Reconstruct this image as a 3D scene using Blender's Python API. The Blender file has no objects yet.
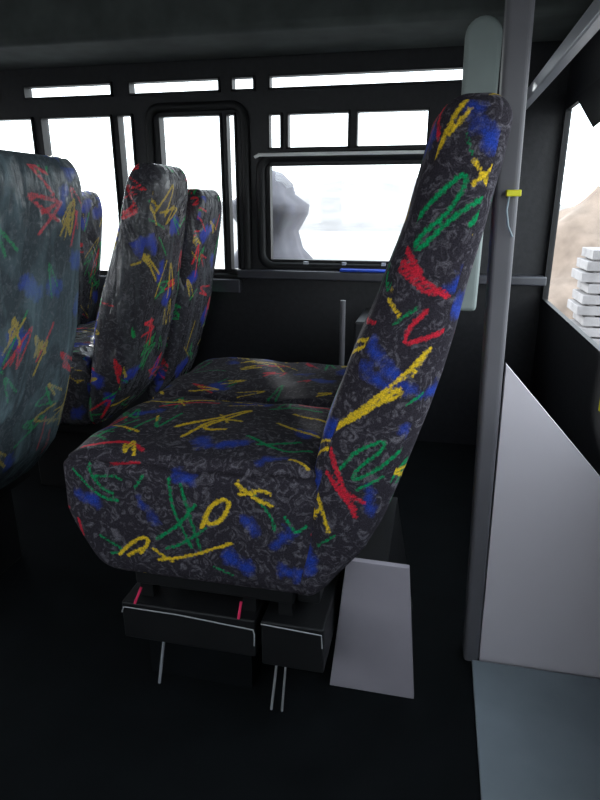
import bpy, math, random
import numpy as np
from mathutils import Vector, noise as mnoise
scene=bpy.context.scene
scene.view_settings.view_transform='Standard'
col=scene.collection

# ---------------------------------------------------------------- materials
def mat(name,c,rough=.6,metal=0,var=.25,scale=8,bump=0,spec=.5,coat=0):
    m=bpy.data.materials.new(name); m.use_nodes=True
    nt=m.node_tree; b=nt.nodes['Principled BSDF']
    b.inputs['Roughness'].default_value=rough; b.inputs['Metallic'].default_value=metal
    b.inputs['Specular IOR Level'].default_value=spec
    b.inputs['Coat Weight'].default_value=coat
    tc=nt.nodes.new('ShaderNodeTexCoord'); n=nt.nodes.new('ShaderNodeTexNoise')
    n.inputs['Scale'].default_value=scale; n.inputs['Detail'].default_value=6
    nt.links.new(tc.outputs['Object'],n.inputs['Vector'])
    r=nt.nodes.new('ShaderNodeValToRGB')
    r.color_ramp.elements[0].position=.3; r.color_ramp.elements[1].position=.7
    r.color_ramp.elements[0].color=[x*(1-var) for x in c]+[1]
    r.color_ramp.elements[1].color=[min(1,x*(1+var)) for x in c]+[1]
    nt.links.new(n.outputs['Fac'],r.inputs['Fac']); nt.links.new(r.outputs['Color'],b.inputs['Base Color'])
    if bump:
        bp=nt.nodes.new('ShaderNodeBump'); bp.inputs['Strength'].default_value=bump; bp.inputs['Distance'].default_value=.01
        nt.links.new(n.outputs['Fac'],bp.inputs['Height']); nt.links.new(bp.outputs['Normal'],b.inputs['Normal'])
    return m

def fabric(name,cover=0.0,ccol=(.36,.42,.42,1),lo=.25,sat=1.0):
    m=bpy.data.materials.new(name); m.use_nodes=True
    nt=m.node_tree; N=nt.nodes; L=nt.links; b=N['Principled BSDF']
    b.inputs['Roughness'].default_value=.95; b.inputs['Specular IOR Level'].default_value=.15
    tc=N.new('ShaderNodeTexCoord')
    n1=N.new('ShaderNodeTexNoise'); n1.inputs['Scale'].default_value=38; n1.inputs['Detail'].default_value=4; n1.inputs['Distortion'].default_value=2.2
    n1.inputs['Roughness'].default_value=.6
    L.new(tc.outputs['Object'],n1.inputs['Vector'])
    r=N.new('ShaderNodeValToRGB'); e=r.color_ramp.elements
    e[0].position=.50; e[0].color=(.028,.024,.032,1); e[1].position=.68; e[1].color=(.125,.115,.135,1)
    L.new(n1.outputs['Fac'],r.inputs['Fac'])
    fine=N.new('ShaderNodeTexNoise'); fine.inputs['Scale'].default_value=420; fine.inputs['Detail'].default_value=2
    L.new(tc.outputs['Object'],fine.inputs['Vector'])
    med=N.new('ShaderNodeTexNoise'); med.inputs['Scale'].default_value=170; med.inputs['Detail'].default_value=3
    L.new(tc.outputs['Object'],med.inputs['Vector'])
    lowf=N.new('ShaderNodeTexNoise'); lowf.inputs['Scale'].default_value=45; lowf.inputs['Detail'].default_value=3
    L.new(tc.outputs['Object'],lowf.inputs['Vector'])
    cur=r.outputs['Color']
    for an,c,soft in (('dB',(.014,.050,.36*sat,1),.009),('dG',(.0,.26*sat,.085,1),.0017),('dR',(.58*sat,.018,.04,1),.0017),('dY',(.74,.50,.02,1),.0015)):
        at=N.new('ShaderNodeAttribute'); at.attribute_name=an
        ma=N.new('ShaderNodeMath'); ma.operation='MULTIPLY_ADD'
        src=lowf if an=='dB' else med
        L.new(src.outputs['Fac'],ma.inputs[0]); k=.045 if an=='dB' else .010
        ma.inputs[1].default_value=k; ma.inputs[2].default_value=-k/2+(.003 if an=='dB' else 0)
        ad=N.new('ShaderNodeMath'); ad.operation='ADD'; L.new(ma.outputs[0],ad.inputs[0]); L.new(at.outputs['Fac'],ad.inputs[1])
        mr=N.new('ShaderNodeMapRange'); L.new(ad.outputs[0],mr.inputs['Value'])
        mr.inputs['From Min'].default_value=-soft; mr.inputs['From Max'].default_value=soft
        mr.inputs['To Min'].default_value=.95 if soft<.005 else .8; mr.inputs['To Max'].default_value=0
        mx=N.new('ShaderNodeMix'); mx.data_type='RGBA'; L.new(mr.outputs['Result'],mx.inputs['Factor'])
        L.new(cur,mx.inputs['A']); mx.inputs['B'].default_value=c; cur=mx.outputs['Result']
    mr=N.new('ShaderNodeMapRange'); L.new(fine.outputs['Fac'],mr.inputs['Value']); mr.inputs['From Min'].default_value=.35; mr.inputs['From Max'].default_value=.65
    mr.inputs['To Min'].default_value=.65; mr.inputs['To Max'].default_value=1.25
    vm=N.new('ShaderNodeVectorMath'); vm.operation='SCALE'; L.new(cur,vm.inputs[0]); L.new(mr.outputs['Result'],vm.inputs['Scale']); cur=vm.outputs['Vector']
    bp=N.new('ShaderNodeBump'); bp.inputs['Strength'].default_value=.25; bp.inputs['Distance'].default_value=.003
    L.new(fine.outputs['Fac'],bp.inputs['Height']); L.new(bp.outputs['Normal'],b.inputs['Normal'])
    if cover:
        cn=N.new('ShaderNodeTexNoise'); cn.inputs['Scale'].default_value=5; cn.inputs['Detail'].default_value=4; cn.inputs['Distortion'].default_value=2.5
        mp=N.new('ShaderNodeMapping'); mp.inputs['Scale'].default_value=(1.6,1.6,.45)
        L.new(tc.outputs['Object'],mp.inputs['Vector']); L.new(mp.outputs[0],cn.inputs['Vector'])
        m2=N.new('ShaderNodeMapRange'); L.new(cn.outputs['Fac'],m2.inputs['Value']); m2.inputs['From Min'].default_value=.45; m2.inputs['From Max'].default_value=.75
        m2.inputs['To Min'].default_value=cover*lo; m2.inputs['To Max'].default_value=cover
        mx=N.new('ShaderNodeMix'); mx.data_type='RGBA'; L.new(m2.outputs['Result'],mx.inputs['Factor'])
        L.new(cur,mx.inputs['A']); mx.inputs['B'].default_value=ccol; cur=mx.outputs['Result']  # film tint, with the plastic's highlights and haze put into the colour
        b2=N.new('ShaderNodeBump'); b2.inputs['Strength'].default_value=.8; b2.inputs['Distance'].default_value=.04
        L.new(cn.outputs['Fac'],b2.inputs['Height'])
        b.inputs['Coat Weight'].default_value=.7; b.inputs['Coat Roughness'].default_value=.25; b.inputs['Coat IOR'].default_value=1.5
        L.new(b2.outputs['Normal'],b.inputs['Coat Normal'])
    L.new(cur,b.inputs['Base Color'])
    return m

M_fab=fabric('fabric_pattern'); M_cov=fabric('fabric_under_plastic',.26,(.34,.38,.40,1),.15,1.6); M_cov2=fabric('fabric_under_plastic_glare_haze',.62,(.34,.50,.56,1),.30,1.7)  # last one: clear plastic cover, sun-glare haze painted as a teal tint
M_black=mat('black_plastic',(.009,.009,.010),.5,spec=.3)
M_wall=mat('dark_wall_vinyl',(.014,.014,.017),.45,bump=.1,scale=40,spec=.35)
M_floor=mat('floor_rubber',(.004,.005,.006),.85,spec=.12)
M_ceil=mat('ceiling_vinyl',(.070,.080,.076),.8)
M_grey=mat('grey_post_paint',(.10,.096,.108),.5,var=.08)
M_pad=mat('grey_green_pad',(.24,.28,.27),.6,var=.1)
M_panel=mat('white_panel',(.54,.50,.54),.6,var=.06,scale=2)
M_ped=mat('pedestal_paint',(.33,.30,.34),.6,var=.05)
M_mat=mat('floor_mat_blue_grey',(.22,.255,.29),.9,var=.12,scale=5)
M_alu=mat('aluminium_trim',(.40,.41,.45),.35,metal=.2,var=.05)
M_white=mat('white_piping',(.85,.85,.85),.5,var=.02)
M_trim=mat('box_edge_trim',(.32,.32,.33),.5,var=.05)
M_yellow=mat('yellow_plastic',(.8,.75,.02),.4,var=.05)
M_blue=mat('blue_cloth',(.01,.06,.5),.8)
M_red=mat('red_strap',(.8,.03,.12),.6)

def glassmat():
    m=bpy.data.materials.new('window_glass'); m.use_nodes=True; nt=m.node_tree; nt.nodes.clear()
    o=nt.nodes.new('ShaderNodeOutputMaterial'); t=nt.nodes.new('ShaderNodeBsdfTransparent'); g=nt.nodes.new('ShaderNodeBsdfGlossy')
    t.inputs['Color'].default_value=(.95,.97,.97,1); g.inputs['Roughness'].default_value=.05
    x=nt.nodes.new('ShaderNodeMixShader'); x.inputs[0].default_value=.04
    nt.links.new(t.outputs[0],x.inputs[1]); nt.links.new(g.outputs[0],x.inputs[2]); nt.links.new(x.outputs[0],o.inputs[0]); return m
M_glass=glassmat()

# ---------------------------------------------------------------- helpers
def empty(name,loc=(0,0,0)):
    e=bpy.data.objects.new(name,None); col.objects.link(e); e.location=loc; e.empty_display_size=.1; return e
def meshobj(name,verts,faces,m,parent=None,smooth=False):
    me=bpy.data.meshes.new(name); me.from_pydata([tuple(v) for v in verts],[],faces); me.update()
    me.materials.append(m); o=bpy.data.objects.new(name,me); col.objects.link(o)
    if smooth: me.polygons.foreach_set('use_smooth',[True]*len(me.polygons))
    if parent: o.parent=parent
    return o
def boxdata(lo,hi):
    x0,y0,z0=lo;x1,y1,z1=hi
    return [(x0,y0,z0),(x1,y0,z0),(x1,y1,z0),(x0,y1,z0),(x0,y0,z1),(x1,y0,z1),(x1,y1,z1),(x0,y1,z1)],[(0,3,2,1),(4,5,6,7),(0,1,5,4),(1,2,6,5),(2,3,7,6),(3,0,4,7)]
def boxes(name,lst,m,parent=None,bev=0,seg=3):
    V=[];F=[]
    for lo,hi in lst:
        v,f=boxdata(lo,hi); k=len(V); V+=v; F+=[tuple(i+k for i in q) for q in f]
    o=meshobj(name,V,F,m,parent)
    if bev:
        b=o.modifiers.new('bevel','BEVEL'); b.width=bev; b.segments=seg
        o.data.polygons.foreach_set('use_smooth',[True]*len(o.data.polygons))
        b.harden_normals=True
    return o
def tube(name,pts,r,m,parent=None,cyc=False):
    cu=bpy.data.curves.new(name,'CURVE'); cu.dimensions='3D'; cu.bevel_depth=r; cu.bevel_resolution=4; cu.use_fill_caps=True
    s=cu.splines.new('POLY'); s.points.add(len(pts)-1); s.use_cyclic_u=cyc
    for p,q in zip(s.points,pts): p.co=(*q,1)
    tmp=bpy.data.objects.new(name+'_tmp',cu); col.objects.link(tmp)
    dg=bpy.context.evaluated_depsgraph_get(); me=bpy.data.meshes.new_from_object(tmp.evaluated_get(dg))
    bpy.data.objects.remove(tmp); me.materials.clear(); me.materials.append(m)
    o=bpy.data.objects.new(name,me); col.objects.link(o)
    me.polygons.foreach_set('use_smooth',[True]*len(me.polygons))
    if parent: o.parent=parent
    return o
def prism_y(name,poly,y0,y1,m,parent=None,bev=0):
    n=len(poly); V=[(x,y0,z) for x,z in poly]+[(x,y1,z) for x,z in poly]
    F=[tuple(range(n)),tuple(range(2*n-1,n-1,-1))]+[(i,i+n,(i+1)%n+n,(i+1)%n) for i in range(n)]
    o=meshobj(name,V,F,m,parent)
    if bev:
        b=o.modifiers.new('bevel','BEVEL'); b.width=bev; b.segments=3
    return o

def rounded_grid(h,r,sp):
    h=np.array(h); idx={}; V=[]; FID=[]; F=[]
    n=[max(4,int(round(2*a/sp))) for a in h]
    order=[(1,-1),(2,1),(0,-1),(0,1),(1,1),(2,-1)]
    for fi,(ax,sg) in enumerate(order):
        u,v=[a for a in range(3) if a!=ax]
        g={}
        for i in range(n[u]+1):
            for j in range(n[v]+1):
                c=[0,0,0]; c[ax]=n[ax] if sg>0 else 0; c[u]=i; c[v]=j; key=tuple(c)
                if key not in idx:
                    p=np.array([-h[k]+2*h[k]*c[k]/n[k] for k in range(3)])
                    idx[key]=len(V); V.append(p); FID.append(fi)
                g[i,j]=idx[key]
        flip=(sg>0)^(ax==1)
        for i in range(n[u]):
            for j in range(n[v]):
                q=(g[i,j],g[i+1,j],g[i+1,j+1],g[i,j+1]); F.append(q if flip else q[::-1])
    P=np.array(V); r=np.array(r); inner=np.clip(P,-(h-r),h-r); d=(P-inner)/r; l=np.linalg.norm(d,axis=1,keepdims=True)
    return inner+r*d/np.maximum(l,1e-9), np.array(FID), F

def segdist(P,a,b):
    a=np.array(a);b=np.array(b);ab=b-a; t=np.clip(((P-a)@ab)/max(ab@ab,1e-9),0,1)
    return np.linalg.norm(P-(a+t[:,None]*ab),axis=1)

def smooth_pts(pts):
    if len(pts)<3: return pts
    P=[np.array(p) for p in pts]; P=[2*P[0]-P[1]]+P+[2*P[-1]-P[-2]]; out=[]
    for i in range(1,len(P)-2):
        p0,p1,p2,p3=P[i-1:i+3]
        for t in (0,.2,.4,.6,.8):
            out.append(tuple(.5*((2*p1)+(p2-p0)*t+(2*p0-5*p1+4*p2-p3)*t*t+(3*p1-p0-3*p2+p3)*t**3)))
    out.append(tuple(P[-2])); return out

def rand_strokes(rng,u0,u1,v0,v1,dens=150,big=1.0):
    S=[]
    area=(u1-u0)*(v1-v0)
    for _ in range(int(area*dens)):
        c=rng.choices(['dY','dG','dR','dB'],[.28,.32,.19,.21])[0]
        x=rng.uniform(u0,u1); y=rng.uniform(v0,v1); an=rng.uniform(0,math.pi)
        L=rng.uniform(.045,.11)*big; w=rng.uniform(.0020,.0034)*big
        if c=='dB': w=rng.uniform(.010,.018)*big; L*=.45
        pts=[(x,y)]
        k=rng.choice([1,2,2,3,4])
        for i in range(k):
            x+=L*math.cos(an); y+=L*math.sin(an); pts.append((x,y)); an+=math.pi+rng.choice([-1,1])*rng.uniform(.2,.55); L*=rng.uniform(.6,1.0)
        S.append((c,w,pts))
    return S

def apply_strokes(me,P,FID,sets):
    A={k:np.full(len(P),.05,dtype=np.float32) for k in ('dY','dG','dR','dB')}
    for fids,axes,strokes in sets:
        sel=np.where(np.isin(FID,fids))[0]; Q=P[sel][:,axes]
        for c,w,pts in strokes:
            pts=smooth_pts(pts)
            lo=np.min(pts,axis=0)-.06; hi=np.max(pts,axis=0)+.06
            k=np.where((Q[:,0]>lo[0])&(Q[:,0]<hi[0])&(Q[:,1]>lo[1])&(Q[:,1]<hi[1]))[0]
            if len(k)==0: continue
            for a,b in zip(pts[:-1],pts[1:]):
                d=segdist(Q[k],a,b)-w
                A[c][sel[k]]=np.minimum(A[c][sel[k]],d)
    for k,v in A.items():
        at=me.attributes.new(k,'FLOAT','POINT'); at.data.foreach_set('value',v)

ZB=[.34,.40,.46,.52,.60,.69,.82,.95,1.08,1.165,1.23,1.30]
FB=[-.245,-.240,-.232,-.220,-.200,-.184,-.141,-.090,-.046,-.024,-.010,.002]
RB=[-.19,-.148,-.10,-.072,-.045,-.016,.020,.046,.072,.088,.096,.098]
def fx(z): return np.interp(z,ZB,FB)
def rx(z): return np.interp(z,ZB,RB)
def wob(P,amp,sc,seed):
    out=np.zeros(len(P))
    for i,p in enumerate(P): out[i]=mnoise.noise(Vector((p[0]*sc+seed,p[1]*sc,p[2]*sc)))*amp
    return out

def make_back(name,parent,y0,y1,seed,off=(0,0,0),sp=.006,m=None,explicit=None,zb=.335,zt=1.262,taper=.02,thick=1.0,big=1.0):
    hz=(zt-zb)/2; hy=(y1-y0)/2; hx=.055
    P,FID,F=rounded_grid((hx,hy,hz),(.042,.042 if taper<.05 else .05,.042 if taper<.05 else .085),sp)
    Z=P[:,2]+(zt+zb)/2; a=P[:,0]/hx
    f=fx(Z); r=rx(Z); mid=(f+r)/2; half=(r-f)/2*thick
    t=np.clip((Z-.7)/.56,0,1)
    yl=P[:,1]*(1-taper*2*t**2)
    bul=.012*(1-(yl/hy)**2)*np.where(a<0,-1,.6)
    X=mid+a*half+bul*np.abs(a)
    Q=np.stack([X,yl+(y0+y1)/2,Z],axis=1)
    w=wob(Q,.007,9,seed); Q[:,1]+=w*np.where(np.abs(P[:,1])>hy*.9,1,0)*.7; Q[:,0]+=w*.5
    rng=random.Random(seed)
    side=explicit if explicit else rand_strokes(rng,-.26,.12,zb,zt,150/big,big)
    sets=[([0,4],[0,2],side),([2],[1,2],rand_strokes(rng,y0,y1,zb,zt,150/big,big)),([3],[1,2],rand_strokes(rng,y0,y1,zb,zt,170/big,big)),([1,5],[0,1],rand_strokes(rng,-.25,.12,y0,y1))]
    o=meshobj(name,Q,F,m,parent,True); apply_strokes(o.data,Q,FID,sets)
    o.location=off; return o

def make_cushion(name,parent,y0,y1,seed,off=(0,0,0),sp=.006,m=None,explicit=None,topx=None,x0=-.735,x1=-.19,z0=.345,z1=.63):
    h=((x1-x0)/2,(y1-y0)/2,(z1-z0)/2)
    P,FID,F=rounded_grid(h,(.055,.024,.038),sp)
    n=P/np.array(h)
    Q=P+np.array([(x0+x1)/2,(y0+y1)/2,(z0+z1)/2])
    up=np.clip((n[:,2]+.2),0,1)
    Q[:,2]+=up*(.010*(1-n[:,1]**2)*(1-n[:,0]**2*.6))
    fr=np.clip((-n[:,0]-.5)/.5,0,1)
    Q[:,2]-=fr**2.2*.014*up
    lowf=np.clip(-n[:,2]+.1,0,1.1)*fr; Q[:,0]+=lowf**1.6*.060
    Q[:,2]+=np.clip(-n[:,2],0,1)*fr**2*.025
    edge=(np.abs(n[:,1])>.86)
    g=np.exp(-((Q[:,2]-(z1-.030))/.006)**2)*.012
    Q[:,1]-=np.sign(n[:,1])*g*edge
    Q[:,1]+=np.sign(n[:,1])*edge*.012*(1-n[:,2]**2)*(1-n[:,0]**2)*(1 if y0<1.2 else 0)
    w=wob(Q,.009,10,seed); Q[:,2]+=w*up; Q[:,1]+=w*.6*edge
    rng=random.Random(seed)
    side=explicit if explicit else rand_strokes(rng,x0,x1,z0,z1)
    top=rand_strokes(rng,x0,x1,y0,y1,190)
    if topx: top=topx+rand_strokes(rng,x0,x1,y0,y1,75)
    sets=[([0,4],[0,2],side),([2,3],[1,2],rand_strokes(rng,y0,y1,z0,z1)),([1,5],[0,1],top)]
    o=meshobj(name,Q,F,m,parent,True); apply_strokes(o.data,Q,FID,sets); o.location=off; return o

def B(c,w,*p):
    return (c,w*(.86 if c!='dB' else 1.1),[(float(fx(z)+(rx(z)-fx(z))*f),z) for f,z in p])
back_side=[
 B('dY',.0035,(.08,1.17),(.22,1.225),(.35,1.25)),B('dY',.003,(.2,1.20),(.42,1.235)), B('dY',.004,(.62,1.165),(.9,1.13)),B('dY',.0035,(.70,1.13),(.95,1.16)),
 B('dB',.011,(.6,1.215),(.85,1.19)), B('dB',.008,(.4,1.245),(.55,1.235)), B('dG',.002,(.45,1.20),(.6,1.17)),
 B('dG',.0040,(.03,1.06),(.20,1.10),(.48,1.14),(.60,1.135),(.48,1.09),(.22,1.05),(.28,1.035),(.6,1.085),(.9,1.11),(.95,1.10),(.82,1.07)),
 B('dR',.0050,(.05,1.04),(.40,.995)),B('dR',.0050,(.08,1.015),(.45,.985),(.8,.96)),B('dR',.0040,(.12,1.00),(.55,.965),(.75,.968)),
 B('dY',.003,(-.02,.98),(.12,.965)),B('dY',.0038,(.12,.95),(.33,.925)),
 B('dY',.003,(.92,1.06),(1.0,1.02)),B('dG',.0022,(.3,.91),(.5,.94)),
 B('dR',.0042,(.62,.935),(.50,.905),(.52,.88),(.75,.892),(.95,.905)),
 B('dB',.009,(.12,.875),(.5,.825),(.88,.785)), B('dB',.008,(.2,.83),(.5,.80)), B('dB',.008,(.85,.72),(.95,.70)), B('dB',.008,(.9,1.0),(.85,.97)),
 B('dY',.0042,(.04,.70),(.3,.755),(.6,.82),(.80,.87)),B('dY',.0040,(.10,.71),(.40,.76),(.62,.80)),B('dY',.0032,(.22,.745),(.66,.79),(.50,.79),(.2,.73)),
 B('dY',.0026,(.80,.87),(.70,.82)),B('dG',.0022,(.75,.77),(.95,.80)),
 B('dG',.0034,(.28,.635),(.42,.675),(.65,.70),(.68,.685),(.50,.645),(.48,.62),(.7,.645),(.9,.685),(.98,.68)),
 B('dG',.0028,(.55,.60),(.8,.63)),
 B('dR',.0052,(.04,.69),(.25,.635),(.50,.575),(.65,.545)),B('dR',.0048,(.15,.625),(.4,.585),(.62,.56)),B('dR',.004,(.30,.60),(.70,.575)),
 B('dY',.0046,(-.02,.60),(.15,.565),(.40,.505)),B('dY',.004,(0,.57),(.12,.54),(.2,.55)),B('dY',.004,(.02,.545),(.15,.53)),
 B('dB',.013,(.2,.45),(.35,.42)),B('dB',.011,(.08,.50),(.15,.44)),B('dB',.008,(.7,.60),(.8,.56)),B('dG',.002,(.3,.47),(.5,.50)),
]
def tw(L,k=.85): return [(c,w*k if c!='dB' else w,p) for c,w,p in L]
cush_side=tw([
 ('dG',.0034,[(-.70,.585),(-.665,.55),(-.63,.53),(-.60,.528)]),('dG',.0034,[(-.665,.60),(-.645,.56),(-.61,.54)]),('dG',.003,[(-.65,.575),(-.61,.580),(-.59,.575)]),
 ('dB',.012,[(-.69,.53),(-.65,.52)]),('dR',.004,[(-.70,.47),(-.695,.43)]),
 ('dG',.0034,[(-.485,.59),(-.475,.52),(-.445,.44)]),('dG',.0034,[(-.46,.58),(-.44,.50),(-.425,.43)]),
 ('dG',.0034,[(-.52,.45),(-.47,.49),(-.43,.54)]),('dG',.0030,[(-.50,.43),(-.46,.45),(-.41,.49)]),
 ('dY',.0050,[(-.42,.49),(-.40,.535),(-.375,.555),(-.362,.545),(-.38,.51),(-.405,.50),(-.41,.52)]),
 ('dY',.0046,[(-.345,.59),(-.31,.565),(-.275,.55)]),('dY',.004,[(-.34,.57),(-.30,.58),(-.28,.575)]),
 ('dY',.0044,[(-.61,.40),(-.58,.43),(-.55,.45),(-.54,.44),(-.56,.41)]),('dY',.004,[(-.59,.40),(-.56,.42)]),
 ('dY',.0038,[(-.52,.400),(-.45,.42),(-.36,.460)]),('dY',.0036,[(-.53,.425),(-.49,.40)]),('dG',.003,[(-.65,.44),(-.60,.41),(-.63,.40)]),
 ('dB',.015,[(-.37,.43),(-.33,.41)]),('dB',.011,[(-.27,.47),(-.24,.50)]),('dB',.008,[(-.55,.53),(-.52,.49)]),('dB',.008,[(-.33,.52),(-.31,.49)]),('dB',.012,[(-.26,.41),(-.22,.40)]),
 ('dG',.0030,[(-.31,.57),(-.28,.53),(-.27,.50)]),('dG',.003,[(-.25,.53),(-.23,.50),(-.21,.51)]),('dG',.0026,[(-.40,.40),(-.36,.385)]),('dG',.0026,[(-.56,.56),(-.54,.59)]),
 ('dR',.0040,[(-.615,.602),(-.55,.612)]),('dB',.009,[(-.47,.60),(-.44,.59)]),
])
cush_top=tw([
 ('dR',.0050,[(-.69,1.03),(-.60,1.05),(-.55,1.02)]),('dR',.0045,[(-.63,1.28),(-.55,1.31),(-.50,1.33)]),
 ('dG',.0040,[(-.62,1.10),(-.60,1.20),(-.57,1.13),(-.55,1.22)]),('dG',.0038,[(-.68,1.08),(-.64,1.18)]),
 ('dY',.0050,[(-.53,1.14),(-.44,1.24),(-.40,1.27),(-.47,1.16),(-.42,1.15)]),('dY',.0042,[(-.50,1.10),(-.46,1.20),(-.40,1.20)]),
 ('dY',.0050,[(-.32,1.22),(-.25,1.18),(-.22,1.17)]),('dY',.004,[(-.30,1.29),(-.22,1.27)]),
 ('dG',.0042,[(-.36,1.12),(-.27,1.08),(-.22,1.10)]),('dG',.0040,[(-.33,1.09),(-.25,1.13)]),('dG',.0036,[(-.36,1.30),(-.30,1.33),(-.24,1.32)]),
 ('dB',.014,[(-.40,1.07),(-.36,1.09)]),('dB',.013,[(-.45,1.33),(-.38,1.34)]),('dB',.012,[(-.30,1.03),(-.27,1.04)]),('dB',.012,[(-.66,1.22),(-.62,1.25)]),
 ('dY',.0040,[(-.68,1.14),(-.60,1.10)]),('dR',.004,[(-.30,1.36),(-.22,1.35)]),('dY',.004,[(-.68,1.33),(-.60,1.31),(-.52,1.35)]),
 ('dY',.0040,[(-.25,1.035),(-.21,1.02)]),
],.9)

# ---------------------------------------------------------------- main double seat
S=empty('double_bus_seat')
make_cushion('seat_cushion_aisle',S,1.0,1.388,11,m=M_fab,explicit=cush_side,topx=cush_top,sp=.005)
make_cushion('seat_cushion_window',S,1.392,1.80,12,m=M_fab)
make_back('backrest_aisle',S,1.0,1.385,21,m=M_fab,explicit=back_side,sp=.005)
make_back('backrest_window',S,1.395,1.80,22,m=M_fab,sp=.007)
boxes('seat_frame',[((-.60,1.03,.305),(-.24,1.77,.358)),((-.24,1.05,.30),(-.19,1.75,.36))],M_black,S,.006)
boxes('storage_box',[((-.635,1.02,.165),(-.325,1.72,.26)),((-.312,1.02,.150),(-.175,1.72,.262))],M_black,S,.005)
boxes('frame_struts',[((-.60,1.05,.25),(-.57,1.08,.33)),((-.36,1.05,.25),(-.33,1.08,.33)),((-.28,1.05,.25),(-.25,1.08,.33))],M_black,S)
tube('box_trim',[(-.632,1.016,.236),(-.628,1.016,.250),(-.50,1.016,.250),(-.328,1.016,.240),(-.325,1.016,.228),(-.326,1.016,.200)],.0016,M_trim,S)
tube('box_trim_b',[(-.31,1.016,.258),(-.18,1.016,.252),(-.178,1.016,.22)],.0014,M_trim,S)
tube('leg_1',[(-.555,1.06,.165),(-.575,1.05,.02)],.0035,M_alu,S)
tube('leg_2',[(-.285,1.06,.155),(-.30,1.05,.0)],.0030,M_trim,S)
tube('leg_3',[(-.265,1.06,.155),(-.275,1.05,.0)],.0025,M_trim,S)
boxes('leg_block_1',[((-.62,1.1,.0),(-.36,1.68,.17)),],M_floor,S)
tube('strap_1',[(-.585,1.025,.30),(-.60,1.018,.262)],.003,M_red,S)
tube('strap_2',[(-.355,1.025,.30),(-.36,1.018,.262)],.003,M_red,S)
prism_y('pedestal',[(-.182,0),(.018,0),(-.012,.35),(-.150,.352)],1.15,1.165,M_ped,S,.002)
prism_y('pedestal_core',[(-.16,0),(.0,0),(-.06,.34),(-.14,.34)],1.165,1.50,M_black,S)
prof=[(.045,.80),(.125,.80)]+[(.0825+.0475*math.cos(math.radians(a)),1.52+.0475*math.sin(math.radians(a))) for a in range(0,181,15)]
prism_y('grab_handle_panel',prof,1.835,1.875,M_pad,S,.012)
boxes('handle_bracket',[((.02,1.79,.90),(.08,1.84,.96)),((.02,1.79,1.10),(.08,1.84,1.15))],M_black,S,.004)

# ---------------------------------------------------------------- other seats
def seat_base(par,x,y0,y1,dz,name='seat_base'):
    boxes(name,[((x-.62,y0+.03,.31+dz),(x-.16,y1-.03,.372+dz)),((x-.50,y0+.08,0),(x-.20,y1-.08,.34+dz))],M_black,par,.008)
S2=empty('double_bus_seat.001')
make_back('backrest_aisle',S2,1.88,2.25,31,off=(-1.000,0,-.030),sp=.007,m=M_cov,taper=.10,big=1.35)
make_back('backrest_window',S2,2.29,2.64,37,off=(-1.01,0,-.10),sp=.007,m=M_cov,taper=.12,big=1.35)
make_cushion('cushion_aisle',S2,1.88,2.25,33,off=(-1.02,0,-.04),sp=.01,m=M_cov,x0=-.62)
make_cushion('cushion_window',S2,2.28,2.66,34,off=(-1.02,0,-.06),sp=.01,m=M_cov,x0=-.62)
seat_base(S2,-1.03,1.88,2.66,-.04)
S3=empty('bus_seat')
make_back('backrest',S3,1.12,1.56,41,off=(-1.02,0,-.045),sp=.007,m=M_cov2,taper=.06,thick=1.1,big=1.35)
make_cushion('cushion',S3,1.12,1.56,43,off=(-1.05,0,-.04),sp=.01,m=M_cov)
seat_base(S3,-1.06,1.12,1.56,-.04)
S4=empty('bus_seat.001')
make_back('backrest',S4,2.32,2.68,51,off=(-1.60,0,-.10),sp=.009,m=M_cov,taper=.12,big=1.35)
make_cushion('cushion',S4,2.30,2.68,53,off=(-1.66,0,-.04),sp=.01,m=M_cov)
seat_base(S4,-1.66,2.3,2.68,-.04)

# ---------------------------------------------------------------- room shell
X0,X1,Y0,Y1,ZC=-4.2,.46,-.75,2.8,1.95
def wall_grid(name,axis,pos,th,u0,u1,holes,m):
    us=sorted({u0,u1,*[h[0] for h in holes],*[h[1] for h in holes]}); zs=sorted({0,ZC,*[h[2] for h in holes],*[h[3] for h in holes]})
    L=[]
    for i in range(len(us)-1):
        for j in range(len(zs)-1):
            cu=(us[i]+us[i+1])/2; cz=(zs[j]+zs[j+1])/2
            if any(h[0]<cu<h[1] and h[2]<cz<h[3] for h in holes): continue
            if axis=='y': L.append(((us[i],pos,zs[j]),(us[i+1],pos+th,zs[j+1])))
            else: L.append(((pos,us[i],zs[j]),(pos+th,us[i+1],zs[j+1])))
    return boxes(name,L,m)
far_h=[(-.765,-.065,.85,1.275),(-.765,-.70,1.335,1.485),(-.68,-.40,1.335,1.485),(-.375,-.065,1.335,1.485),
       (-1.285,-.98,.80,1.49),(-.962,-.912,.80,1.49),(-1.89,-1.515,.78,1.50),(-1.49,-1.41,.78,1.50),(-2.45,-1.93,.78,1.50),(-3.2,-2.55,.78,1.50),
       (-.76,.10,1.575,1.635),(-.93,-.82,1.575,1.635),(-1.42,-.98,1.575,1.635),(-1.96,-1.50,1.575,1.635),(-3.2,-2.1,1.575,1.635)]
wall_grid('wall_far','y',Y1,.06,X0,X1+.02,far_h,M_wall)
rear_h=[(.15,2.75,.71,1.46)]
wall_grid('wall_rear','x',X1,.02,Y0-.06,Y1,rear_h,M_wall)
near_h=[(-3.2,-2.3,.8,1.6),(-2.1,-1.2,.8,1.6),(-1.0,.2,.8,1.6)]  # unseen side: windows made large to light the interior
wall_grid('wall_near','y',Y0-.06,.06,X0,X1,near_h,M_wall)
wall_grid('wall_front','x',X0-.06,.06,Y0-.06,Y1+.06,[(0,2.2,.8,1.6)],M_wall)
boxes('floor',[((X0,Y0,-.08),(X1,Y1,0))],M_floor)
boxes('ceiling',[((X0,Y0,ZC),(X1,Y1,ZC+.06))],M_ceil)
boxes('trim_1',[((X0,2.38,1.70),(X1-.002,2.80,1.95))],M_ceil,None,.03)
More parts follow.
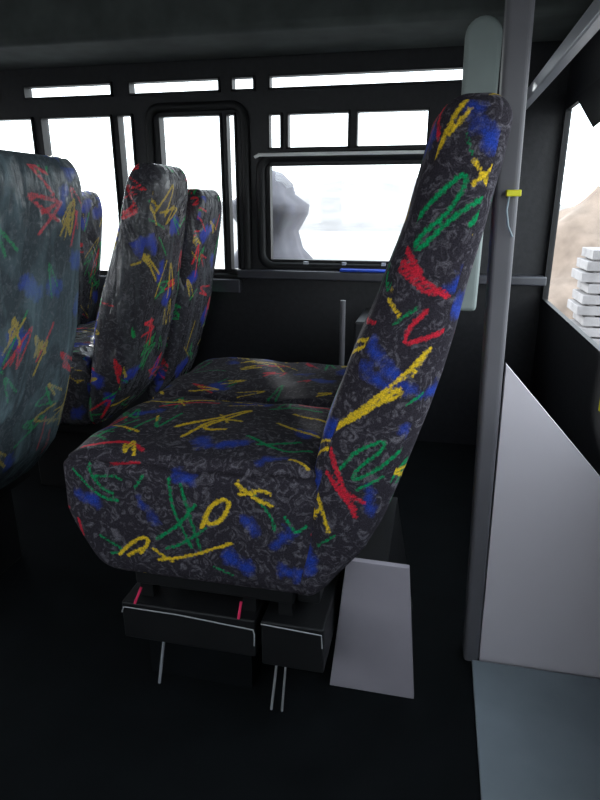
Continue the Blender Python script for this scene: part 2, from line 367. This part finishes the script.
boxes('trim_2',[((-.90,2.70,.775),(X1-.002,2.80,.815)),((-3.9,2.74,.70),(-.90,2.80,.765))],mat('sill_vinyl',(.05,.05,.06),.22),None,.008)
boxes('trim_3',[((.285,1.30,1.465),(.318,2.798,1.51))],M_alu,None,.006)

def window(k,axis,pos,h,fr=.02,m=M_black,s=1.0):
    e=empty('window_%d'%k)
    u0,u1,z0,z1=h
    def bx(a,b,c,d,t0,t1):
        return ((a,pos+t0*s,c),(b,pos+t1*s,d)) if axis=='y' else ((pos+t0*s,a,c),(pos+t1*s,b,d))
    boxes('frame',[bx(u0,u0+fr*.4,z0,z1,-.012,.03),bx(u1-fr*.4,u1,z0,z1,-.012,.03),bx(u0,u1,z0,z0+fr*.4,-.012,.03),bx(u0,u1,z1-fr*.4,z1,-.012,.03)],m,e)
    boxes('pane',[bx(u0,u1,z0,z1,.034,.037)],M_glass,e)
    return e
W=[window(i+1,'y',Y1,h) for i,h in enumerate(far_h)]
WR=window(30,'x',X1,rear_h[0],s=.4)
for i,h in enumerate(near_h): window(31+i,'y',Y0-.06,h)
def rrect(x0,x1,z0,z1,r,y):
    P=[]
    for cx,cz,a0 in ((x1-r,z1-r,0),(x0+r,z1-r,90),(x0+r,z0+r,180),(x1-r,z0+r,270)):
        for k in range(7):
            a=math.radians(a0+k*15); P.append((cx+r*math.cos(a),y,cz+r*math.sin(a)))
    return P
tube('gasket',rrect(-.80,-.03,.825,1.305,.06,2.79),.022,M_black,W[0],True)
tube('pale_lip',[(-.82,2.765,1.302),(-.80,2.765,1.312),(-.03,2.765,1.312),(-.01,2.765,1.30)],.0075,M_white,W[0])
tube('gasket',rrect(-1.33,-.87,.77,1.52,.06,2.79),.020,M_black,W[4],True)
boxes('latch',[((-.60,2.772,.838),(-.575,2.79,.852)),((-.42,2.772,.838),(-.40,2.79,.852)),((-.24,2.772,.838),(-.22,2.79,.852))],M_alu,W[0],.002)
meshobj('blind_flap',[(.452,1.2,1.47),(.452,2.55,1.47),(.452,2.2,1.33),(.452,1.2,1.40)],[(0,1,2,3)],M_black,WR)

# posts and partitions
P=empty('corner_post')
v=[(.080,1.30,1.95),(.133,1.30,1.95),(.133,1.36,1.95),(.080,1.36,1.95),(.135,1.30,0),(.172,1.30,0),(.172,1.36,0),(.135,1.36,0)]
o=meshobj('post',v,[(0,1,2,3),(7,6,5,4),(0,4,5,1),(1,5,6,2),(2,6,7,3),(3,7,4,0)],M_grey,P)
b=o.modifiers.new('bevel','BEVEL'); b.width=.010; b.segments=4
boxes('tag',[((.124,1.285,1.116),(.152,1.299,1.128))],M_yellow,P,.002)
tube('cord',[(.130,1.292,1.116),(.128,1.290,1.09),(.134,1.288,1.06),(.144,1.290,1.04)],.0022,mat('cord_grey',(.2,.25,.28)),P)
prism_y('side_partition',[(.174,.0),(.458,.0),(.458,.45),(.162,.775)],1.31,1.33,M_panel,None)
boxes('floor_mat',[((.155,-.2,.001),(.455,1.30,.012))],M_mat,None,.003)
P=empty('stanchion')
tube('pole',[(-.34,2.3,0),(-.34,2.3,.75)],.011,M_grey,P)
boxes('flange',[((-.37,2.27,0),(-.31,2.33,.012))],M_grey,P,.003)
boxes('heater_box',[((-.30,2.35,0),(-.08,2.69,.66))],M_wall,None,.01)
o=boxes('blue_cloth',[((-.42,2.705,.816),(-.20,2.76,.826))],M_blue,None,.004)
P=empty('emergency_handle')
tube('grip',[(.445,1.56,.60),(.430,1.56,.61),(.430,1.56,.69),(.445,1.56,.70)],.006,M_yellow,P)
boxes('plate',[((.448,1.54,.59),(.459,1.58,.71))],M_black,P,.003)

# ---------------------------------------------------------------- outside
Mg=mat('pale_ground',(.30,.29,.28),.9,scale=.2)
boxes('ground',[((-80,-60,-1.0),(80,120,-.8))],Mg)
def mound(name,cx,cy,rad,hh,m,seed,nr=24,na=48,pw=1.0,z0=-.8):
    V=[(cx,cy,z0+hh)];F=[]
    for i in range(1,nr+1):
        for j in range(na):
            a=2*math.pi*j/na; r=rad*i/nr
            k=mnoise.noise(Vector((math.cos(a)*i/nr*3+seed,math.sin(a)*i/nr*3,seed)))
            V.append((cx+r*math.cos(a)*(1+.12*k),cy+r*math.sin(a)*(1+.12*k),z0+max(0,hh*((1-i/nr)**pw)*(1+.35*k))))
    for j in range(na): F.append((0,1+j,1+(j+1)%na))
    for i in range(nr-1):
        for j in range(na):
            a=1+i*na+j;b2=1+i*na+(j+1)%na; F.append((a,a+na,b2+na,b2))
    return meshobj(name,V,F,m,None,True)
mound('sand_mound',2.9,13,2.3,2.25,mat('sand',(.25,.185,.145),.9,scale=3),3)
mound('earth_mound',1.55,5.6,1.0,.42,mat('brown_earth',(.16,.10,.075),.9,scale=4),5)
boxes('plank_stack',[((1.95+.05*(i%3),8.9,-.8+i*.15),(4.2,9.6,-.8+i*.15+.125)) for i in range(9)]+[((2.1,8.95,-.8),(2.2,9.55,.5)),((3.6,8.95,-.8),(3.7,9.55,.5))],mat('pale_planks',(.24,.22,.22),.8,scale=4),None,.01)
mound('distant_hills',-6,75,28,5.0,mat('hazy_hill',(.25,.23,.225),.9,scale=.3),9,pw=.8)
def boulder(name,cx,cy,m):
    ZZ=[-.8,-.3,.2,.6,.85,.95,1.05,1.10,1.16,1.22,1.28,1.30]; RR=[.55,.5,.42,.36,.20,.17,.24,.26,.17,.15,.08,.01]
    V=[];F=[];n=32
    for i,(z,r) in enumerate(zip(ZZ,RR)):
        for j in range(n):
            a=2*math.pi*j/n; k=1+.25*mnoise.noise(Vector((math.cos(a)*2,math.sin(a)*2,z*4)))
            V.append((cx+r*k*math.cos(a),cy+r*k*math.sin(a),z))
    for i in range(len(ZZ)-1):
        for j in range(n):
            F.append((i*n+j,i*n+(j+1)%n,(i+1)*n+(j+1)%n,(i+1)*n+j))
    F.append(tuple((len(ZZ)-1)*n+j for j in range(n)))
    return meshobj(name,V,F,m,None,True)
boulder('boulder',-1.0,3.65,mat('grey_rock',(.17,.16,.18),.9,scale=6))

# ---------------------------------------------------------------- light
w=bpy.data.worlds.new('sky'); scene.world=w; w.use_nodes=True; nt=w.node_tree
bg=nt.nodes['Background']; bg.inputs['Strength'].default_value=4.4
tc=nt.nodes.new('ShaderNodeTexCoord'); sx=nt.nodes.new('ShaderNodeSeparateXYZ'); r=nt.nodes.new('ShaderNodeValToRGB')
r.color_ramp.elements[0].position=.0; r.color_ramp.elements[0].color=(.9,.93,.96,1); r.color_ramp.elements[1].position=.6; r.color_ramp.elements[1].color=(.82,.91,1,1)
nt.links.new(tc.outputs['Generated'],sx.inputs[0]); nt.links.new(sx.outputs['Z'],r.inputs['Fac']); nt.links.new(r.outputs['Color'],bg.inputs['Color'])
sd=bpy.data.lights.new('sun','SUN'); sd.energy=4; sd.angle=.05; so=bpy.data.objects.new('sun',sd); col.objects.link(so)
so.rotation_euler=Vector((-1.2,2.4,.75)).to_track_quat('Z','Y').to_euler()

# ---------------------------------------------------------------- camera
cd=bpy.data.cameras.new('camera'); cam=bpy.data.objects.new('camera',cd); col.objects.link(cam)
cd.sensor_fit='HORIZONTAL'; cd.sensor_width=36; cd.lens=36; cd.clip_start=.02; cd.clip_end=500
cam.location=(0,0,1.1); cam.rotation_euler=(math.radians(72),0,math.radians(12.5))
scene.camera=cam
